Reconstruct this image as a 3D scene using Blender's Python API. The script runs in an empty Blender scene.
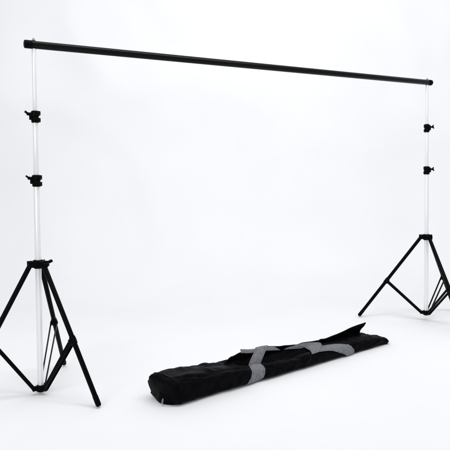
import bpy, bmesh, math, random
from mathutils import Vector, Matrix, noise
from mathutils.bvhtree import BVHTree

S = bpy.context.scene
COL = S.collection
random.seed(4)

# ------------------------------------------------------------------ camera
cam_d = bpy.data.cameras.new("camera")
cam = bpy.data.objects.new("camera", cam_d)
COL.objects.link(cam)
PITCH, ROLL, CAM_Z = 0.0835119, -0.0149853, 1.170822
fw = Vector((0, math.cos(PITCH), -math.sin(PITCH)))
up = Vector((0, math.sin(PITCH), math.cos(PITCH)))
rt = Vector((1, 0, 0))
r2 = rt * math.cos(ROLL) + up * math.sin(ROLL)
u2 = -rt * math.sin(ROLL) + up * math.cos(ROLL)
m = Matrix((r2, u2, -fw)).transposed().to_4x4()
m.translation = Vector((0, 0, CAM_Z))
cam.matrix_world = m
cam_d.sensor_fit = 'HORIZONTAL'
cam_d.sensor_width = 36.0
cam_d.lens = 589.526 / 450.0 * 36.0
cam_d.clip_start = 0.05
cam_d.clip_end = 200.0
S.camera = cam

# ------------------------------------------------------------------ world and lamps (a white studio)
w = bpy.data.worlds.new("World")
S.world = w
w.use_nodes = True
bg = w.node_tree.nodes["Background"]
bg.inputs["Color"].default_value = (0.95, 0.97, 1.0, 1)
bg.inputs["Strength"].default_value = 0.56


def area(name, loc, target, sx, sy, power, color=(1, 1, 1)):
    d = bpy.data.lights.new(name, 'AREA')
    d.shape = 'RECTANGLE'
    d.size, d.size_y = sx, sy
    d.energy = power
    d.color = color
    o = bpy.data.objects.new(name, d)
    COL.objects.link(o)
    o.location = loc
    o.rotation_euler = (Vector(target) - Vector(loc)).to_track_quat('-Z', 'Y').to_euler()
    return o


area("overhead_softbox", (0.2, 3.5, 4.6), (0.2, 3.7, 0), 6.5, 4.0, 26, (0.97, 0.98, 1.0))
area("backdrop_lamp", (0.9, 2.5, 4.4), (0.9, 7.0, 0.5), 5.0, 0.6, 112, (1.0, 0.993, 0.992))
area("front_softbox", (-2.2, -1.6, 3.0), (-0.8, 5.0, 1.0), 2.4, 2.4, 82, (0.985, 0.99, 1.0))

S.view_settings.view_transform = 'Standard'
S.view_settings.look = 'None'
S.view_settings.gamma = 1.0
S.view_settings.exposure = 0.0


# ------------------------------------------------------------------ materials
def new_mat(name, color, rough=0.5, metal=0.0, spec=0.5):
    mt = bpy.data.materials.new(name)
    mt.use_nodes = True
    b = mt.node_tree.nodes["Principled BSDF"]
    b.inputs["Base Color"].default_value = (*color, 1)
    b.inputs["Roughness"].default_value = rough
    b.inputs["Metallic"].default_value = metal
    b.inputs["Specular IOR Level"].default_value = spec
    return mt, mt.node_tree, b


def noise_bump(nt, b, scale, strength, dist=0.002, detail=4, stretch=None):
    tc = nt.nodes.new("ShaderNodeTexCoord")
    n = nt.nodes.new("ShaderNodeTexNoise")
    n.inputs["Scale"].default_value = scale
    n.inputs["Detail"].default_value = detail
    if stretch:
        mp = nt.nodes.new("ShaderNodeMapping")
        mp.inputs["Scale"].default_value = stretch
        nt.links.new(tc.outputs["Object"], mp.inputs["Vector"])
        nt.links.new(mp.outputs["Vector"], n.inputs["Vector"])
    else:
        nt.links.new(tc.outputs["Object"], n.inputs["Vector"])
    bu = nt.nodes.new("ShaderNodeBump")
    bu.inputs["Strength"].default_value = strength
    bu.inputs["Distance"].default_value = dist
    nt.links.new(n.outputs["Fac"], bu.inputs["Height"])
    nt.links.new(bu.outputs["Normal"], b.inputs["Normal"])
    return n, tc


def color_vary(nt, b, c0, c1, scale, detail=5, lo=0.35, hi=0.65):
    tc = nt.nodes.new("ShaderNodeTexCoord")
    n = nt.nodes.new("ShaderNodeTexNoise")
    n.inputs["Scale"].default_value = scale
    n.inputs["Detail"].default_value = detail
    r = nt.nodes.new("ShaderNodeValToRGB")
    r.color_ramp.elements[0].position = lo
    r.color_ramp.elements[1].position = hi
    r.color_ramp.elements[0].color = (*c0, 1)
    r.color_ramp.elements[1].color = (*c1, 1)
    nt.links.new(tc.outputs["Object"], n.inputs["Vector"])
    nt.links.new(n.outputs["Fac"], r.inputs["Fac"])
    nt.links.new(r.outputs["Color"], b.inputs["Base Color"])


M_back, nt, b = new_mat("white_backdrop_cloth", (0.86, 0.87, 0.885), 0.85, 0, 0.2)
color_vary(nt, b, (0.855, 0.862, 0.876), (0.885, 0.890, 0.900), 0.9, 6)
noise_bump(nt, b, 60, 0.12, 0.003, 6)

M_leg, nt, b = new_mat("black_powder_coat", (0.0012, 0.0012, 0.0015), 0.38, 0, 0.05)
noise_bump(nt, b, 900, 0.15, 0.0006)

M_bar, nt, b = new_mat("black_satin_tube", (0.0015, 0.0015, 0.002), 0.28, 0, 0.14)
noise_bump(nt, b, 500, 0.1, 0.0005)

M_plas, nt, b = new_mat("black_plastic", (0.0012, 0.0012, 0.0015), 0.45, 0, 0.05)
noise_bump(nt, b, 700, 0.2, 0.0006)

M_pole, nt, b = new_mat("pale_silver_tube", (0.89, 0.895, 0.905), 0.24, 0.35, 0.5)
noise_bump(nt, b, 300, 0.05, 0.0005, 3, (1, 1, 0.04))

M_steel, nt, b = new_mat("bare_steel", (0.45, 0.45, 0.47), 0.35, 0.9, 0.5)

M_bag, nt, b = new_mat("black_nylon", (0.002, 0.002, 0.003), 0.52, 0, 0.035)
noise_bump(nt, b, 45, 0.55, 0.006, 8)
color_vary(nt, b, (0.0008, 0.0008, 0.0012), (0.0022, 0.0022, 0.003), 22)

M_web, nt, b = new_mat("grey_webbing", (0.17, 0.175, 0.19), 0.75, 0, 0.25)
uvn = nt.nodes.new("ShaderNodeUVMap")
uvn.uv_map = "weave"
sep = nt.nodes.new("ShaderNodeSeparateXYZ")
nt.links.new(uvn.outputs["UV"], sep.inputs["Vector"])


def mth(op, a, b2, c=None):
    q = nt.nodes.new("ShaderNodeMath")
    q.operation = op
    for k, v in enumerate((a, b2, c)):
        if v is None:
            continue
        if isinstance(v, (int, float)):
            q.inputs[k].default_value = v
        else:
            nt.links.new(v, q.inputs[k])
    return q.outputs[0]


edge = mth('ABSOLUTE', mth('SUBTRACT', sep.outputs["X"], 0.5), 0)
stitch = mth('COMPARE', edge, 0.40, 0.022)                                   # a sewn line along each edge
dash = mth('GREATER_THAN', mth('FRACT', mth('MULTIPLY', sep.outputs["Y"], 160), 0), 0.3)
rib = mth('SINE', mth('MULTIPLY', sep.outputs["Y"], 1100), 0)
tcw = nt.nodes.new("ShaderNodeTexCoord")
nz = nt.nodes.new("ShaderNodeTexNoise")
nz.inputs["Scale"].default_value = 70
nz.inputs["Detail"].default_value = 6
nt.links.new(tcw.outputs["Object"], nz.inputs["Vector"])
rw = nt.nodes.new("ShaderNodeValToRGB")
rw.color_ramp.elements[0].position = .3
rw.color_ramp.elements[1].position = .7
rw.color_ramp.elements[0].color = (0.135, 0.14, 0.155, 1)
rw.color_ramp.elements[1].color = (0.215, 0.22, 0.235, 1)
nt.links.new(nz.outputs["Fac"], rw.inputs["Fac"])
mx = nt.nodes.new("ShaderNodeMix")
mx.data_type = 'RGBA'
nt.links.new(mth('MULTIPLY', mth('MULTIPLY', stitch, dash), 0.65), mx.inputs["Factor"])
nt.links.new(rw.outputs["Color"], mx.inputs["A"])
mx.inputs["B"].default_value = (0.06, 0.062, 0.07, 1)
nt.links.new(mx.outputs["Result"], b.inputs["Base Color"])
bu = nt.nodes.new("ShaderNodeBump")
bu.inputs["Strength"].default_value = 0.6
bu.inputs["Distance"].default_value = 0.0012
nt.links.new(mth('ADD', mth('MULTIPLY', rib, 0.5), mth('MULTIPLY', nz.outputs["Fac"], 3.0)), bu.inputs["Height"])
nt.links.new(bu.outputs["Normal"], b.inputs["Normal"])

M_tag, nt, b = new_mat("grey_metal_pull", (0.16, 0.155, 0.19), 0.45, 0.4, 0.4)


# ------------------------------------------------------------------ helpers
def link_mesh(name, bm, mat, parent=None, smooth=True, angle=0.7):
    bmesh.ops.recalc_face_normals(bm, faces=bm.faces[:])
    me = bpy.data.meshes.new(name)
    bm.to_mesh(me)
    bm.free()
    me.materials.append(mat)
    if smooth:
        me.polygons.foreach_set("use_smooth", [True] * len(me.polygons))
        me.set_sharp_from_angle(angle=angle)
    o = bpy.data.objects.new(name, me)
    COL.objects.link(o)
    if parent is not None:
        o.parent = parent
    return o


def frame(d):
    d = d.normalized()
    h = Vector((0, 0, 1)) if abs(d.z) < 0.9 else Vector((1, 0, 0))
    x = d.cross(h).normalized()
    y = d.cross(x).normalized()
    return x, y, d


def lathe(bm, p0, d, prof, seg=28):
    """prof: (distance along d, radius) pairs; both ends closed."""
    p0 = Vector(p0)
    x, y, d = frame(Vector(d))
    rings = []
    for dist, r in prof:
        c = p0 + d * dist
        rings.append([bm.verts.new(c + x * (r * math.cos(2 * math.pi * k / seg)) + y * (r * math.sin(2 * math.pi * k / seg))) for k in range(seg)])
    for a, c in zip(rings, rings[1:]):
        for k in range(seg):
            bm.faces.new((a[k], a[(k + 1) % seg], c[(k + 1) % seg], c[k]))
    bm.faces.new(rings[0][::-1])
    bm.faces.new(rings[-1])


def tube(bm, p0, p1, r, bev=0.002, seg=24):
    p0, p1 = Vector(p0), Vector(p1)
    L = (p1 - p0).length
    lathe(bm, p0, p1 - p0, [(0, r - bev), (bev * .3, r - bev * .3), (bev, r), (L - bev, r), (L - bev * .3, r - bev * .3), (L, r - bev)], seg)


def block(bm, c, ax, ay, az, bev=0.003):
    """box with centre c and half-axes ax, ay, az (vectors), bevelled"""
    c = Vector(c)
    vs = []
    for i in (-1, 1):
        for j in (-1, 1):
            for k in (-1, 1):
                vs.append(bm.verts.new(c + ax * i + ay * j + az * k))
    idx = [(0, 1, 3, 2), (4, 6, 7, 5), (0, 4, 5, 1), (2, 3, 7, 6), (0, 2, 6, 4), (1, 5, 7, 3)]
    fs = [bm.faces.new([vs[q] for q in f]) for f in idx]
    bmesh.ops.recalc_face_normals(bm, faces=fs)
    if bev:
        es = list({e for f in fs for e in f.edges})
        bmesh.ops.bevel(bm, geom=es, offset=bev, segments=2, affect='EDGES', profile=0.5)


def bar_between(bm, p0, p1, wdir, wh, th, bev=0.0015):
    p0, p1 = Vector(p0), Vector(p1)
    d = p1 - p0
    L = d.length
    d.normalize()
    a = (wdir - d * wdir.dot(d)).normalized()
    c = a.cross(d).normalized()
    block(bm, (p0 + p1) / 2, d * (L / 2), a * wh, c * th, bev)


def empty(name, loc, label, cat, group=None):
    o = bpy.data.objects.new(name, None)
    o.empty_display_size = 0.1
    COL.objects.link(o)
    o.location = loc
    o["label"] = label
    o["category"] = cat
    if group:
        o["group"] = group
    return o


# ------------------------------------------------------------------ the white sweep: floor rising into the back wall
def build_backdrop():
    bm = bmesh.new()
    y0, ysw, R = -3.0, 5.3, 1.5
    prof = []
    n = 70
    for i in range(n + 1):
        prof.append((y0 + (ysw - y0) * i / n, 0.0, 0.0))
    for i in range(1, 33):
        a = math.pi / 2 * i / 32
        prof.append((ysw + R * math.sin(a), R * (1 - math.cos(a)), math.sin(a)))
    for i in range(1, 41):
        prof.append((ysw + R, R + 4.0 * i / 40, 1.0))
    X0, X1, nx = -6.0, 6.5, 150
    rows = []
    for (y, z, k) in prof:
        row = []
        for j in range(nx + 1):
            x = X0 + (X1 - X0) * j / nx
            q = Vector((x * .55, y * .8, z * .8))
            d = noise.noise(q * 1.3) * 0.045 + noise.noise(q * 3.1 + Vector((5, 2, 1))) * 0.022 + max(0, .30 - abs(noise.noise(Vector((x * .9 + z * .8, z * .5 - x * .35, 3.3))))) * .34 * max(0, noise.noise(Vector((x * .5, z * .6, 8))) + .30)
            # the hung cloth billows a little, the part on the floor lies almost flat
            amp = .12 + k * .95
            row.append(bm.verts.new((x, y - d * amp, z + (1 - k) * (noise.noise(Vector((x * 1.6, y * 2.2, 4))) * .004 - .004))))
        rows.append(row)
    for a, c in zip(rows, rows[1:]):
        for j in range(nx):
            bm.faces.new((a[j], a[j + 1], c[j + 1], c[j]))
    o = link_mesh("backdrop", bm, M_back, None, True, 3.0)
    o["kind"] = "structure"
    return o


build_backdrop()


# ------------------------------------------------------------------ stands
TOP = 1.8634


def wing_knob(bm, base, d, size=1.0, flip=0.0):
    """a threaded knob: stem along d, then a two-winged grip"""
    d = Vector(d).normalized()
    x, y, _ = frame(d)
    x, y = x * math.cos(flip) + y * math.sin(flip), y * math.cos(flip) - x * math.sin(flip)
    lathe(bm, base, d, [(0, .006 * size), (.010 * size, .006 * size), (.0105 * size, .010 * size), (.020 * size, .0095 * size), (.024 * size, .0135 * size), (.031 * size, .0145 * size), (.033 * size, .012 * size)] if flip > 1 else [(0, .006 * size), (.010 * size, .006 * size), (.0105 * size, .010 * size), (.020 * size, .0095 * size), (.0215 * size, .008 * size)], 16)
    c = Vector(base) + d * (.024 * size)
    for s in (-1, 1):
        bar_between(bm, c - d * .004 * size, c + x * s * (.017 if flip > 1 else .021) * size + d * .010 * size, y, .0052 * size, .0062 * size, .0018)


def make_stand(x, y, hc, hub, legR, az, lean, c1, c2, kj, knob_dir, knob_flip, lug_dir, label):
    root = empty("tripod_stand", (x, y, 0), label, "light stand", "tripod stands holding up the crossbar")
    P = lambda z: Vector((lean * z, 0, z))
    axis = (P(1) - P(0)).normalized()
    # telescoping pole: three sections of decreasing width
    bm = bmesh.new(); tube(bm, P(hub - .02), P(c1 + .010), .0162); link_mesh("pole", bm, M_pole, root)
    bm = bmesh.new(); tube(bm, P(c1 - .03), P(c2 + .010), .0138); link_mesh("pole", bm, M_pole, root)
    bm = bmesh.new(); tube(bm, P(c2 - .03), P(TOP - .021), .0112); link_mesh("pole", bm, M_pole, root)
    # spigot through the crossbar, with its nut
    bm = bmesh.new()
    lathe(bm, P(TOP - .03), axis, [(0, .009), (.010, .009), (.0102, .005), (.063, .005), (.066, .0035)], 16)
    sp = link_mesh("spigot", bm, M_steel, root)
    bm = bmesh.new()
    lathe(bm, P(TOP + .0205), axis, [(0, .008), (.001, .0095), (.006, .0095), (.007, .008)], 6)
    link_mesh("nut", bm, M_steel, sp, False)
    # locking clamps
    for cz, rr in ((c1, .0225), (c2, .0205)):
        bm = bmesh.new()
        kd = Vector((knob_dir[0], knob_dir[1], 0)).normalized()
        lathe(bm, P(cz - .031), axis, [(0, rr - .004), (.002, rr - .001), (.004, rr), (.024, rr), (.027, rr - .003), (.031, rr - .0035), (.034, rr), (.055, rr + .001), (.060, rr - .001), (.062, rr - .004)], 28)
        side = Vector((-kd.y, kd.x, 0))
        block(bm, P(cz + .003) + kd * (rr + .001), kd * .009, side * .011, axis * .019, .003)
        # split lugs on the far side of the clamp
        ld = Vector(lug_dir).normalized()
        ls = Vector((-ld.y, ld.x, 0))
        block(bm, P(cz + .018) + ld * (rr - .004), ld * .009, ls * .013, axis * .0115, .003)
        block(bm, P(cz - .017) + ld * (rr - .004), ld * .009, ls * .013, axis * .0115, .003)
        cl = link_mesh("clamp", bm, M_plas, root)
        bm = bmesh.new()
        wing_knob(bm, P(cz) + kd * (rr + .004) + axis * .006, Vector(knob_dir), .9 if knob_dir[0] < 0 else .8, knob_flip)
        link_mesh("knob", bm, M_plas, cl)
    # the collar that carries the legs
    dirs = [Vector((math.cos(az + i * 2 * math.pi / 3), math.sin(az + i * 2 * math.pi / 3), 0)) for i in range(3)]
    bm = bmesh.new()
    lathe(bm, P(hc - .024), axis, [(0, .022), (.002, .024), (.020, .025), (.022, .028), (.040, .028), (.043, .025), (.046, .022)], 28)
    for d in dirs:
        s = Vector((-d.y, d.x, 0))
        for k in (-1, 1):
            block(bm, P(hc) + d * .036 + s * (.0175 * k), d * .019, s * .003, axis * .017, .002)
        block(bm, P(hc) + d * .027, d * .006, s * .015, axis * .016, .002)
    cl = link_mesh("leg_collar", bm, M_plas, root)
    bm = bmesh.new()
    kd = (dirs[1] * .75 + dirs[2] * .25).normalized() if knob_dir[0] < 0 else Vector((-.1, 1, 0)).normalized()
    wing_knob(bm, P(hc + .004) + kd * .026, kd + Vector((0, 0, .06 if knob_dir[0] < 0 else -.3)), 1.25, 0.35 if knob_dir[0] < 0 else 0.0)
    link_mesh("knob", bm, M_plas, cl)
    # bottom hub
    bm = bmesh.new()
    lathe(bm, P(hub - .022), axis, [(0, .015), (.003, .021), (.008, .023), (.034, .023), (.037, .021), (.039, .019)], 28)
    for d in dirs:
        s = Vector((-d.y, d.x, 0))
        block(bm, P(hub) + d * .029, d * .016, s * .009, axis * .013, .003)
    link_mesh("base_hub", bm, M_plas, root)
    # legs and braces
    for i, d in enumerate(dirs):
        s = Vector((-d.y, d.x, 0))
        R = legR[i]
        A = P(hc - .006) + d * .043
        F = d * R + Vector((0, 0, .014))
        u = (F - A).normalized()
        bm = bmesh.new()
        tube(bm, A - u * .012, F, .0132, .002, 24)
        leg = link_mesh("leg", bm, M_leg, root)
        bm = bmesh.new()
        lathe(bm, F - u * .050, u, [(0, .0132), (.001, .0142), (.045, .0145), (.053, .0138), (.058, .010), (.060, .006)], 24)
        link_mesh("foot_cap", bm, M_plas, leg)
        J = A + (F - A) * kj
        n = u.cross(s).normalized()
        bm = bmesh.new()
        lathe(bm, J - u * .022, u, [(0, .0135), (.001, .0165), (.043, .0165), (.044, .0135)], 24)
        inn = (P(hub) - J); inn = (inn - u * inn.dot(u)).normalized()
        for k in (-1, 1):
            block(bm, J + inn * .006 + s * (.0150 * k), inn * .014, s * .002, u * .013, .0015)
        lathe(bm, J + inn * .007 - s * .0225, s, [(0, .004), (.001, .0058), (.006, .0058), (.0062, .004), (.039, .004), (.0392, .0058), (.044, .0058), (.045, .004)], 14)
        link_mesh("bracket", bm, M_plas, leg)
        # brace: two parallel flat strips
        bm = bmesh.new()
        J2 = J + inn * .007
        H2 = P(hub) + d * .037
        e = (H2 - J2).normalized()
        for k in (-1, 1):
            bar_between(bm, J2 - e * .010 + s * (.0182 * k), H2 + e * .008 + s * (.0122 * k), s.cross(e), .0098, .0017, .001)
        lathe(bm, H2 - s * .017, s, [(0, .004), (.001, .0055), (.004, .0055), (.0042, .004), (.030, .004), (.0302, .0055), (.033, .0055), (.034, .004)], 14)
        link_mesh("brace", bm, M_leg, root)
    return root


XL, YL, XR, YR = -1.01919, 3.13268, 1.58956, 4.61407
make_stand(XL, YL, .7150, .0335, (.4217, .4130, .478), 3.6694, .021125, 1.1584, 1.4932, .5478, (-.72, -.25, .62), 0.0, (.95, -.3, 0),
           "nearer, larger looking tripod stand with pale pole under the crossbar's left end")
make_stand(XR, YR, .6673, .0630, (.5180, .5321, .4832), 2.845, -.009664, 1.1884, 1.5135, .5478, (.95, -.3, .16), 1.35, (-.2, .97, 0),
           "farther, smaller looking tripod stand with pale pole under the crossbar's right end")

# ------------------------------------------------------------------ crossbar
pL = Vector((XL + .021125 * TOP, YL, TOP))
pR = Vector((XR - .009664 * TOP, YR, TOP))
dv = (pR - pL).normalized()
cb = empty("crossbar", (pL + pR) / 2, "long black tube spanning the tops of both tripod stands", "crossbar")
org = Vector(cb.location)
a0, a1 = pL - dv * .045 - org, pR + dv * .046 - org
bm = bmesh.new()
tube(bm, a0 + dv * .012, a1 - dv * .012, .0200, .001, 32)
link_mesh("tube", bm, M_bar, cb)
for p, d in ((a0, dv), (a1, -dv)):
    bm = bmesh.new()
    lathe(bm, p - d * .004, d, [(0, .016), (.002, .0195), (.005, .0214), (.038, .0214), (.040, .0200)], 32)
    link_mesh("end_cap", bm, M_plas, cb)

# ------------------------------------------------------------------ carry bag
BA = Vector((.7953, .6062, 0)); BB = Vector((-.6062, .7953, 0)); BO = Vector((-.285, 2.93, 0))
bag = empty("carry_bag", BO + BA * .85 + BB * .09, "long black nylon carry bag with grey webbing straps lying open on the white floor", "bag")
bag.rotation_euler = (0, 0, math.atan2(BA.y, BA.x))
B0 = Vector((-.85, -.09, 0))           # bag-local frame: x along the bag, y away from the viewer's side, z up


def lerp_tab(tab, s):
    if s <= tab[0][0]:
        return tab[0][1]
    for (s0, v0), (s1, v1) in zip(tab, tab[1:]):
        if s <= s1:
            k = (s - s0) / (s1 - s0)
            k = k * k * (3 - 2 * k)
            return v0 + (v1 - v0) * k
    return tab[-1][1]


H_TAB = [(-.05, .142), (.05, .142), (.28, .124), (.45, .110), (.58, .086), (.70, .082), (1.0, .074), (1.2, .070), (1.45, .076), (1.62, .066), (1.70, .050), (1.76, .028)]
RISE = [(0, 0), (.40, 0), (.55, .022), (.9, .020), (1.2, .012), (1.35, .004), (1.8, 0)]      # the rear side of the opening stands higher
DIP = [(0, 0), (.44, 0), (.60, .034), (1.0, .030), (1.15, .014), (1.3, 0), (1.8, 0)]          # the open zip slot
W_TAB = [(-.05, .185), (.3, .185), (.55, .175), (.8, .17), (1.3, .17), (1.76, .165)]


def body_point(s, th):
    W, Hh = lerp_tab(W_TAB, s), lerp_tab(H_TAB, s)
    c, sn = math.cos(th), math.sin(th)
    e = (.46 + .16 * min(1, max(0, s / .45))) if sn > 0 else .36
    t = W / 2 + W / 2 * math.copysign(abs(c) ** e, c)
    z = Hh / 2 + Hh / 2 * math.copysign(abs(sn) ** e, sn)
    k = max(0.0, sn)
    z += k * (lerp_tab(RISE, s) * max(0, min(1, (t - W * .45) / (W * .3))))
    z -= k * lerp_tab(DIP, s) * math.exp(-((t - W * .46) / .022) ** 2)
    # strap 1 pulls the bag in
    t -= lerp_tab([(0, .030), (.3, .026), (.7, .020), (1.3, .020), (1.8, .016)], s) * (1 - t / W)
    pin = math.exp(-((s - .575) / .045) ** 2)
    t += pin * .010 * (1 - t / W)
    p = Vector((s, t, z))
    q = Vector((s * 5.0, t * 9.0, z * 9.0))
    f1 = noise.noise(q * 1.1)
    f2 = noise.noise(Vector((s * 16 + t * 10, t * 22, z * 30)))
    f3 = 1 - abs(noise.noise(Vector((s * 9 - z * 22, t * 6, z * 14 + 4)))) * 2
    amp = min(1, z / .03)
    if t < .11:      # the straps hold the cloth smooth under them
        amp *= 1 - .85 * math.exp(-((s - 1.20) / .14) ** 4) - .7 * math.exp(-((s - .57) / .06) ** 2)
    nrm = Vector((0, c, sn))
    f4 = 1 - abs(noise.noise(Vector((s * 6 + z * 30 + 11, t * 5 + 3, z * 9)))) * 2
    f5 = noise.noise(Vector((s * 34, t * 40, z * 46)))
    p += nrm * amp * (f1 * .007 + f2 * .004 + max(0, f3 - .5) * .014 - max(0, f4 - .6) * .022 + f5 * .0016)
    p.z = max(p.z, .0015)
    return p


def build_body():
    bm = bmesh.new()
    ns, nr = 190, 72
    L = 1.765
    rings = []
    for i in range(ns + 1):
        s = L * i / ns
        ring = [body_point(s, 2 * math.pi * j / nr) for j in range(nr)]
        # round the two ends and let the left end lean outwards at the top
        e0 = max(0, 1 - s / .028); e1 = max(0, 1 - (L - s) / .03)
        sh = 1 - .10 * e0 ** 2 - .20 * e1 ** 2
        cen = sum(ring, Vector()) / nr
        lean = -.036 * max(0, 1 - s / .25)
        out = []
        for p in ring:
            q = cen + (p - cen) * sh
            q.x += lean * (p.z / .14 - .25) - .022 * max(0, 1 - s / .25) * (p.y / .18 - .3) * 1.2
            q.z = p.z * (1 - .10 * e0 ** 2 - .15 * e1 ** 2)
            kt = max(0, min(1, (p.y + .03) / .09)) * (1 - .75 * max(0, min(1, (p.y - .07) / .09)))
            q.x -= .034 * max(0, 1 - s / .22) * max(0, 1 - p.z / .13) * kt * kt * (3 - 2 * kt)
            if q.z < .0015: q.z = .0015
            out.append(bm.verts.new(q + B0))
        rings.append(out)
    for a, c in zip(rings, rings[1:]):
        for j in range(nr):
            bm.faces.new((a[j], a[(j + 1) % nr], c[(j + 1) % nr], c[j]))
    for ring, sgn in ((rings[0], -1), (rings[-1], 1)):
        prev = ring
        cen = sum((v.co for v in ring), Vector()) / nr
        for sc in (.75, .45, .2):
            cur = []
            for j in range(nr):
                p = cen + (ring[j].co - cen) * sc
                p.x += sgn * (.012 * (1 - sc) + .006 * noise.noise(p * 25))
                cur.append(bm.verts.new(p))
            for j in range(nr):
                bm.faces.new((prev[j], prev[(j + 1) % nr], cur[(j + 1) % nr], cur[j]))
            prev = cur
        v = bm.verts.new(cen + Vector((sgn * .012, 0, 0)))
        for j in range(nr):
            bm.faces.new((prev[j], prev[(j + 1) % nr], v))
    bmesh.ops.recalc_face_normals(bm, faces=bm.faces[:])
    tree = BVHTree.FromBMesh(bm)
    return link_mesh("body", bm, M_bag, bag, True, 3.0), tree


body, TREE = build_body()


def sheet(name, rows, mat, thick, parent):
    """rows: list of equally long point lists; gives a closed thick sheet"""
    bm = bmesh.new()
    g = [[bm.verts.new(p) for p in r] for r in rows]
    n, mm = len(g), len(g[0])
    for i in range(n - 1):
        for j in range(mm - 1):
            bm.faces.new((g[i][j], g[i][j + 1], g[i + 1][j + 1], g[i + 1][j]))
    uv = bm.loops.layers.uv.new("weave")
    run = [0.0]
    for i in range(1, n):
        run.append(run[-1] + (rows[i][mm // 2] - rows[i - 1][mm // 2]).length)
    pos = {g[i][j]: (j / (mm - 1), run[i]) for i in range(n) for j in range(mm)}
    for f in bm.faces:
        for lp in f.loops:
            lp[uv].uv = pos[lp.vert]
    bm.normal_update()
    bmesh.ops.solidify(bm, geom=bm.faces[:], thickness=thick)
    return link_mesh(name, bm, mat, parent, True, 0.9)


# the opened lid standing along the rear side of the slot
RIDGE = [(.43, .104), (.50, .136), (.56, .146), (.76, .142), (.9, .124), (1.05, .108), (1.25, .102), (1.32, .084)]
rows = []
for i in range(81):
    s = .43 + .89 * i / 80
    zt = lerp_tab(RIDGE, s) + .003 * noise.noise(Vector((s * 14, 1, 2)))
    r = []
    for j in range(9):
        k = j / 8
        z = .055 + (zt - .055) * k
        t = .135 - .020 * k + .012 * noise.noise(Vector((s * 9, k * 1.5, 7))) * (.3 + k)
        r.append(Vector((s - .02 * k, t, z)) + B0)
    rows.append(r)
sheet("flap", rows, M_bag, .007, bag)

# the pointed end flap near the far end
rows = []
for i in range(31):
    k = i / 30
    s0 = 1.205 + .415 * k
    zt = .094 + (.150 - .094) * k ** 1.15 + .004 * noise.noise(Vector((k * 5, 2, 9))) + .010 * math.exp(-(k / .09) ** 2)
    r = []
    for j in range(9):
        q = j / 8
        z = .052 + (zt - .052) * q
        t = .115 + .022 * (1 - q) + .014 * noise.noise(Vector((s0 * 9, q * 2, 3))) - .016 * k * k * q * q
        r.append(Vector((s0 + .012 * q * k - .035 * math.sin(q * math.pi) * k * .25, t, z)) + B0)
    rows.append(r)
sheet("flap", rows, M_bag, .007, bag)


def smooth_chain(pts, n):
    out = []
    P = [pts[0]] + list(pts) + [pts[-1]]
    for i in range(1, len(P) - 2):
        for k in range(n):
            u = k / n
            a, b2, c, d = P[i - 1], P[i], P[i + 1], P[i + 2]
            out.append(.5 * ((2 * b2) + (c - a) * u + (2 * a - 5 * b2 + 4 * c - d) * u * u + (3 * b2 - a - 3 * c + d) * u ** 3))
    out.append(P[-2])
    return out


def webbing(name, left, right, parent, snap=None, n=8, thick=.0035, off=.0045, push=0, soft=6):
    """a band between two edge curves given in bag coordinates (s, t, z); snapped points lie on the bag's skin"""
    Lc = smooth_chain([Vector(p) for p in left], n)
    Rc = smooth_chain([Vector(p) for p in right], n)
    rows = []
    for i, (a, c) in enumerate(zip(Lc, Rc)):
        r = []
        for j in range(7):
            p = a.lerp(c, j / 6) + B0
            if snap is None or snap[0] * n <= i <= snap[1] * n:
                co, no, _, _ = TREE.find_nearest(p)
                p = co + no * off
            r.append(p)
        rows.append(r)
    for rep in range(3):
        for _ in range(soft // 3 + 1):      # cloth does not follow every crease below it
            rows = [rows[0]] + [[(rows[i - 1][j] + rows[i][j] * 2 + rows[i + 1][j]) / 4 for j in range(7)] for i in range(1, len(rows) - 1)] + [rows[-1]]
        for i, r in enumerate(rows):
            for j, p in enumerate(r):
                co, no, _, dist = TREE.find_nearest(p)
                if push is not False and i >= push * n and (p - co).dot(no) < off and dist < .03:
                    r[j] = co + no * off
    for i, r in enumerate(rows):            # a little slackness
        for j in range(7):
            k = noise.noise(r[j] * 26) * .0024 - .0016 * ((j - 3) / 3) ** 2
            r[j] = r[j] + Vector((0, -k, k))
    return sheet(name, rows, M_web, thick, parent)


# near strap: up the pinched front of the bag and into the open slot
webbing("strap",
        [(.470, .03, .0), (.478, -.01, .005), (.491, -.025, .026), (.511, -.026, .051), (.517, -.018, .074), (.534, .021, .088), (.550, .05, .080)],
        [(.545, .03, .0), (.572, -.01, .002), (.600, -.018, .016), (.612, -.018, .032), (.618, -.016, .052), (.622, .003, .073), (.628, .04, .070)],
        bag, (0, 6))
# its upper length comes out of the slot behind and leans back over the lid
webbing("strap",
        [(.540, .048, .050), (.566, .062, .090), (.622, .088, .132), (.668, .116, .154), (.680, .145, .135), (.68, .165, .06)],
        [(.632, .048, .050), (.662, .062, .086), (.716, .088, .127), (.764, .116, .149), (.774, .145, .130), (.775, .165, .06)],
        bag, (99, 99), push=False)
# far strap: from the ridge over the front lobe and down
webbing("strap",
        [(1.06, .000, .067), (1.11, -.004, .067), (1.18, -.006, .054), (1.237, -.013, .040), (1.280, -.017, .025), (1.305, -.020, .011), (1.31, .0, .0)],
        [(1.14, .090, .085), (1.19, .080, .070), (1.246, .054, .067), (1.310, .012, .067), (1.350, -.008, .055), (1.380, -.016, .028), (1.375, .0, .0)],
        bag, (0, 6), off=.0055, soft=9)
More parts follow.
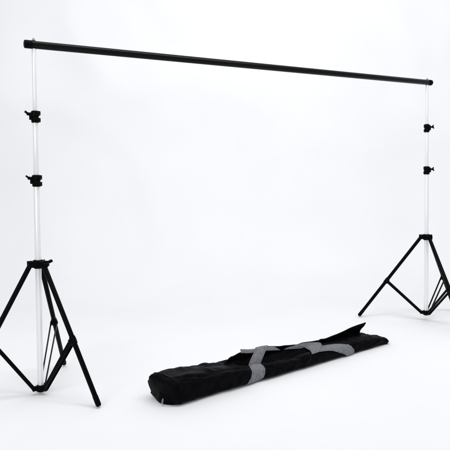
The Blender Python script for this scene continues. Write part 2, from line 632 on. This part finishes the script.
# carrying handle lying loosely along the lid, tucked behind its edge for a stretch, then folded down onto the front
webbing("handle",
        [(.537, .100, .148), (.59, .102, .138), (.65, .104, .128), (.745, .104, .122), (.80, .104, .113), (.845, .112, .102), (.875, .124, .098), (.91, .108, .096), (.969, .102, .089), (1.046, .100, .079), (1.052, .075, .076), (1.030, .030, .082), (1.000, -.014, .074)],
        [(.537, .108, .167), (.59, .112, .156), (.65, .114, .146), (.745, .113, .143), (.80, .112, .133), (.845, .120, .118), (.875, .134, .112), (.91, .114, .113), (.969, .108, .110), (1.060, .106, .110), (1.178, .098, .091), (1.165, .055, .080), (1.072, -.008, .074)],
        bag, (99, 99), push=9, off=.006)
# piping sewn round the near end panel and the zip line beside the slot
bm = bmesh.new()


def ring_pipe(bm, pts, r, closed, seg=7):
    rings = []
    n = len(pts)
    for i in range(n):
        d = (pts[(i + 1) % n] - pts[i - 1]) if closed else (pts[min(i + 1, n - 1)] - pts[max(i - 1, 0)])
        x, y, _ = frame(d)
        rings.append([bm.verts.new(pts[i] + x * (r * math.cos(2 * math.pi * k / seg)) + y * (r * math.sin(2 * math.pi * k / seg))) for k in range(seg)])
    for i in range(n if closed else n - 1):
        a, c = rings[i], rings[(i + 1) % n]
        off = min(range(seg), key=lambda q: sum((a[k].co - c[(k + q) % seg].co).length for k in range(seg)))
        for k in range(seg):
            bm.faces.new((a[k], a[(k + 1) % seg], c[(k + 1 + off) % seg], c[(k + off) % seg]))


bverts = body.data.vertices
ring_pipe(bm, [bverts[72 * 3 + j].co.copy() for j in range(72)], .0035, True)
link_mesh("piping", bm, M_bag, body)
bm = bmesh.new()
ring_pipe(bm, [bverts[72 * 186 + j].co.copy() for j in range(72)], .003, True)
link_mesh("piping", bm, M_bag, body)

# zip pull hanging at the near corner
bm = bmesh.new()
co, no, _, _ = TREE.find_nearest(Vector((-.055, .040, .024)) + B0)
out = Vector((no.x, no.y, 0)).normalized()
side = Vector((-out.y, out.x, 0))
block(bm, co + out * .002 + Vector((0, 0, .002)), out * .005, side * .0035, Vector((0, 0, .0022)), .0008)
dn = (out * .75 + Vector((0, 0, -.85))).normalized()
bar_between(bm, co + out * .006, co + out * .006 + dn * .024, side, .0048, .0012, .0008)
link_mesh("zip_pull", bm, M_tag, bag)
